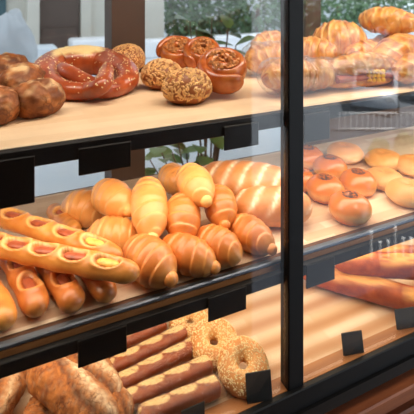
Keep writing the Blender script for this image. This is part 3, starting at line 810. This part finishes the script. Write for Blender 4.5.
# building beyond
YB = 9.0
def fx(px): return PY(px, 0, YB).x
t = thing('stone_building', 'pale rendered building across the street with dark shuttered opening', 'building', (2,YB+1.5,-.02))
G().box((-8,YB,-.02), (fx(164),YB+3,23)).build('wall', 'stone', t, smooth=False)  # unseen upper height added to block the sun from the rear street
G().box((fx(38),YB-.06,.30), (fx(79),YB-.002,3.2)).build('shutter', 'darkwin', t, smooth=False)
G().box((fx(41),YB-.10,.16), (fx(76),YB-.061,.62)).build('lower_panel', 'darkwin', t, smooth=False)
G().box((fx(26),YB-.35,-.02), (fx(38),YB-.002,5)).build('pilaster', 'stone', t, smooth=False)
G().box((fx(80),YB-.12,-.02), (fx(90),YB-.002,5)).build('pilaster', 'stone', t, smooth=False)
G().box((fx(-30),YB-.05,.9), (fx(6),YB-.002,3)).build('window', 'teal', t, smooth=False)
def block(name, x0, x1, y0, y1, z0, z1, mat, label, cat, grp=None):
    return tag(G().box((x0,y0,z0), (x1,y1,z1), .03).build(name, mat, smooth=False), label, cat, grp)
block('concrete_planter', PY(28,0,7.5).x, PY(58,0,7.5).x, 7.5, 8.0, -.02, .42, 'concrete', 'pale blue grey concrete block across the street left of the post', 'planter')
block('concrete_bench', PY(72,0,7.8).x, PY(112,0,7.8).x, 7.8, 8.3, -.02, .48, 'white', 'long pale bench by the wall left of the window post', 'bench')
block('low_wall', PY(144,0,8.2).x, PY(330,0,8.2).x, 8.2, 8.5, -.02, .36, 'white', 'low white wall across the street under the greenery', 'wall')
c = PY(12,55,5.5)
g = G().blob((c.x, 5.5, .55), (.30,.35,.60), lambda d: 1+.18*nz(d, 2, 3)+.08*nz(d, 5, 3), None, 40, 26)
tag(g.build('tarpaulin_heap', 'tarp'), 'white tarpaulin covered heap outside behind the rustic rolls', 'tarpaulin')
def shrub(name, c, r, n, label, mat='leafdark', ls=.16, cat='shrub', trunk=None, grp=None):
    base = -.02 if c[1] > 0 else ZSTR
    t = thing(name, label, cat, V((c[0], c[1], base)), grp); g = G()
    for _ in range(n):
        d = V((random.gauss(0,1), random.gauss(0,1), random.gauss(0,1))).normalized()
        k = random.uniform(.55, 1.0)*(1+.25*nz(d, 2.2, c[0]))
        p = V(c)+V((d.x*r[0]*k, d.y*r[1]*k, d.z*r[2]*k))
        if p.z < base+.02: continue
        leaf(g, p, d+V((random.uniform(-1,1), random.uniform(-1,1), random.uniform(-1,1)))*.8, d+V((.1,.2,.3)), ls*random.uniform(.7,1.2), ls*.3)
    g.build('foliage', mat, t)
    G().sweep(lambda q: V((c[0], c[1], base+(c[2]-base)*q)), lambda q, an: trunk or .06, 8, 10, lin=True).build('trunk', 'bark', t)
gr = 'shrubs across the street'
for i, (px, y, z, r, lab) in enumerate((
    (186,10.4,.75,(.70,.5,.9),'green shrub just right of the thick window post'),
    (220,11.6,.9,(.95,.7,1.2),'green shrub behind the potted plant'),
    (258,10.0,.85,(.95,.6,1.0),'green shrub left of the mullion'),
    (298,12.0,1.1,(1.1,.7,1.3),'green shrub behind the mullion'),
    (338,10.2,.9,(1.1,.6,1.1),'green shrub above the domed croissant'),
    (378,12.0,1.1,(1.25,.7,1.3),'green shrub above the topmost croissant'),
    (420,10.2,.9,(1.3,.6,1.1),'green shrub at the upper right corner'))):
    q = PY(px, 0, y); shrub('street_shrub', (q.x, y, z), r, 900, lab, grp=gr)
tag(G().box((fx(150),13,-.02), (fx(520),13.5,26)).build('tall_shade_wall', 'concrete', smooth=False), 'tall pale wall behind the street shrubs, raised to shade the rear street', 'wall')  # height made up to block the sun, top out of view

# ================================================================== STREET IN FRONT (seen mirrored in the glass)
def MR(px, py, dist):                         # the real place of something mirrored in the front glass
    p = EYEP+ray(px, py)*dist; return V((p.x, -p.y, p.z))
ZS = -3.6
struct(G().box((-14,-40,ZS-.2), (50,-.955,ZS)).build('ground_street', 'asphalt', smooth=False))
struct(G().box((-14,-36,ZS-.1), (50,-9.2,ZS+.01)).build('ground_plaza', 'paving', smooth=False))
slab('trim_1', (-1.7,-.95,ZS), (5.7,-.80,-.121), 'stone')
def car(c, rz, label):
    t = thing('parked_car', label, 'car', V((c.x, c.y, ZS)))
    W = .86
    prof = [(-2.0,.35),(-2.05,.62),(-1.9,.86),(-1.05,.95),(-.45,1.42),(.75,1.45),(1.45,1.0),(2.0,.92),(2.1,.6),(2.05,.35)]
    def mk(xs, w, z0=0): return [[V((x, y, z)) for (x, z) in xs] for y in w]
    def solid(xs, ws):
        g = G(); rings = []
        for (y, k) in ws:
            cx = sum(p[0] for p in xs)/len(xs); cz = sum(p[1] for p in xs)/len(xs)
            rings.append([V((cx+(p[0]-cx)*k, y, cz+(p[1]-cz)*k)) for p in xs])
        g.grid_close(rings, [[(0,0,0)]*len(xs)]*len(ws)); return g
    def place(g):
        cr, sr = cos(rz), sin(rz)
        g.v = [V((c.x+q.x*cr-q.y*sr, c.y+q.x*sr+q.y*cr, ZS+q.z)) for q in g.v]; return g
    place(solid(prof, [(-W,.93),(-W+.06,1),(W-.06,1),(W,.93)])).build('body', 'carpaint', t)
    for y0 in (-W-.005, W-.055):
        place(solid([(-.85,1.0),(-.40,1.34),(.68,1.36),(1.2,1.02)], [(y0,1),(y0+.06,1)])).build('side_window', 'carglass', t, smooth=False)
    for xs in ([(-1.0,1.0),(-.50,1.40),(-.55,1.42),(-1.06,.99)], [(1.40,1.05),(.80,1.45),(.84,1.47),(1.46,1.06)]):
        place(solid(xs, [(-.7,1),(.7,1)])).build('windscreen', 'carglass', t, smooth=False)
    for x in (-1.3, 1.3):
        for y in (-.80, .80):
            g = G().sweep(lambda q: V((x, y-.1+.2*q, .32)), lambda q, a: .32, 4, 24, lin=True); place(g).build('wheel', 'rubber', t)
    for y in (-.62, .62):
        place(G().box((2.02,y-.15,.66), (2.10,y+.15,.80))).build('headlight', 'white', t, smooth=False)
q = MR(377,113,19.3); car(V((q.x, q.y, 0)), 2.44, 'silver car parked on the street, mirrored in the glass at upper right')
q = MR(436,110,20.5); car(V((q.x, q.y, 0)), 2.55, 'silver car parked farther along, mirrored at the right photo edge')
def barrier(c, rz, label):
    t = thing('crowd_barrier', label, 'barrier', V((c.x, c.y, ZS)), 'white barriers along the street')
    d = V((cos(rz), sin(rz), 0))
    def bar(name, a, b, r): G().sweep(lambda q: lerp(a, b, q), lambda q, an: r, 4, 8, lin=True).build(name, 'white', t)
    o = V((c.x, c.y, ZS))
    for z in (.12, .66): bar('rail', o-d*1.0+V((0,0,z)), o+d*1.0+V((0,0,z)), .03)
    for i in range(11): bar('upright', o+d*(i-5)*.2+V((0,0,0 if i in (0,10) else .12)), o+d*(i-5)*.2+V((0,0,.66)), .02)
b0 = MR(350,120,15.8); b1 = MR(405,120,15.8); 
rzb = math.atan2(b1.y-b0.y, b1.x-b0.x)
barrier(MR(368,120,15.6), rzb, 'white crowd barrier in front of the car, mirrored right of the mullion')
barrier(MR(368,120,15.6)+V((cos(rzb),sin(rzb),0))*2.15, rzb, 'white crowd barrier at the right photo edge in the mirrored street')
for i, (px, py, dist) in enumerate(((380,146,12.9),(405,144,13.4),(430,142,12.9))):
    q = MR(px, py, dist); shrub('street_hedge', (q.x, q.y, ZS+.32), (.30,.30,.34), 420, ('left end','middle','right end')[i]+' of the low hedge mirrored above the flat buns', ls=.10, trunk=.03, grp='hedge along the mirrored street')
for i, (px, dist) in enumerate(((318,25),(362,31),(405,25),(450,33))):
    q = MR(px, 0, dist); shrub('street_tree', (q.x, q.y, 0.2), (1.7,1.6,2.0), 1200, 'leafy street tree mirrored '+('next to the mullion','above the domed croissant','near the upper right corner','beyond the right photo edge')[i], ls=.32, cat='tree', trunk=.14, grp='street trees')
block('pale_facade', 2, 50, -38, -36, ZS, 9, 'yellow', 'long pale building facade across the mirrored street', 'building')
# thin white posts on the street
for i, (px, py) in enumerate(((371,260),(380,259),(388,258),(395,257),(403,256),(411,255))):
    r = ray(px, py); q = MR(px, py, (ZS-EYE)/r.z); hgt = (.54,.33,.33,.58,.35,.33)[i]
    g = G().sweep(lambda s_, q=q, hgt=hgt: V((q.x, q.y, ZS+hgt*s_)), lambda s_, an: .024, 10, 12, lin=True)
    tag(g.build('white_post', 'white'), ('tall thin white post leftmost in the mirrored row above the baguettes','short white post next to the left tall one in the mirrored row','short white post just left of the second tall one','second tall white post in the mirrored row above the baguettes','short white post just right of the second tall one','short white post nearest the right photo edge')[i], 'post', 'white posts mirrored over the baguettes')

# ================================================================== LIGHT
def area(name, loc, rot, sx, sy, power, c):
    l = bpy.data.lights.new(name, 'AREA'); l.shape = 'RECTANGLE'; l.size = sx; l.size_y = sy; l.energy = power; l.color = c
    o = bpy.data.objects.new(name, l); C.objects.link(o); o.location = loc; o.rotation_euler = rot; return o
warm = (1, .83, .62); warm2 = (1, .77, .52)
area('case_top_light', (.65,.12,1.94), (math.radians(14),0,0), 2.0, .12, 15, (1,.87,.72))
area('upper_shelf_light', (.65,.105,1.226), (0,0,0), 2.0, .15, 6.6, warm)
area('middle_shelf_light', (.65,.15,.940), (0,0,0), 2.0, .22, 4.6, warm2)
area('shop_fill', (1.0,-.75,2.65), (0,0,0), .6, .6, 16, (1,.85,.68))  # unseen fill light added to brighten the room and cabinet base
sun = bpy.data.lights.new('sun', 'SUN'); sun.energy = 26; sun.angle = .03; sun.color = (1,.95,.88)
so = bpy.data.objects.new('sun', sun); C.objects.link(so)
so.rotation_euler = V((-.35,-1,-2.2)).to_track_quat('-Z', 'Y').to_euler()
w = bpy.data.worlds.new('World'); S.world = w; w.use_nodes = True
bg = w.node_tree.nodes['Background']; bg.inputs[0].default_value = (.80,.90,1,1); bg.inputs[1].default_value = 1.65
S.view_settings.view_transform = 'Standard'; S.view_settings.look = 'None'
S.view_settings.exposure = 0; S.view_settings.gamma = 1; S.view_settings.use_curve_mapping = False
S.cycles.max_bounces = 10; S.cycles.transparent_max_bounces = 24
S.cycles.caustics_reflective = False; S.cycles.caustics_refractive = False
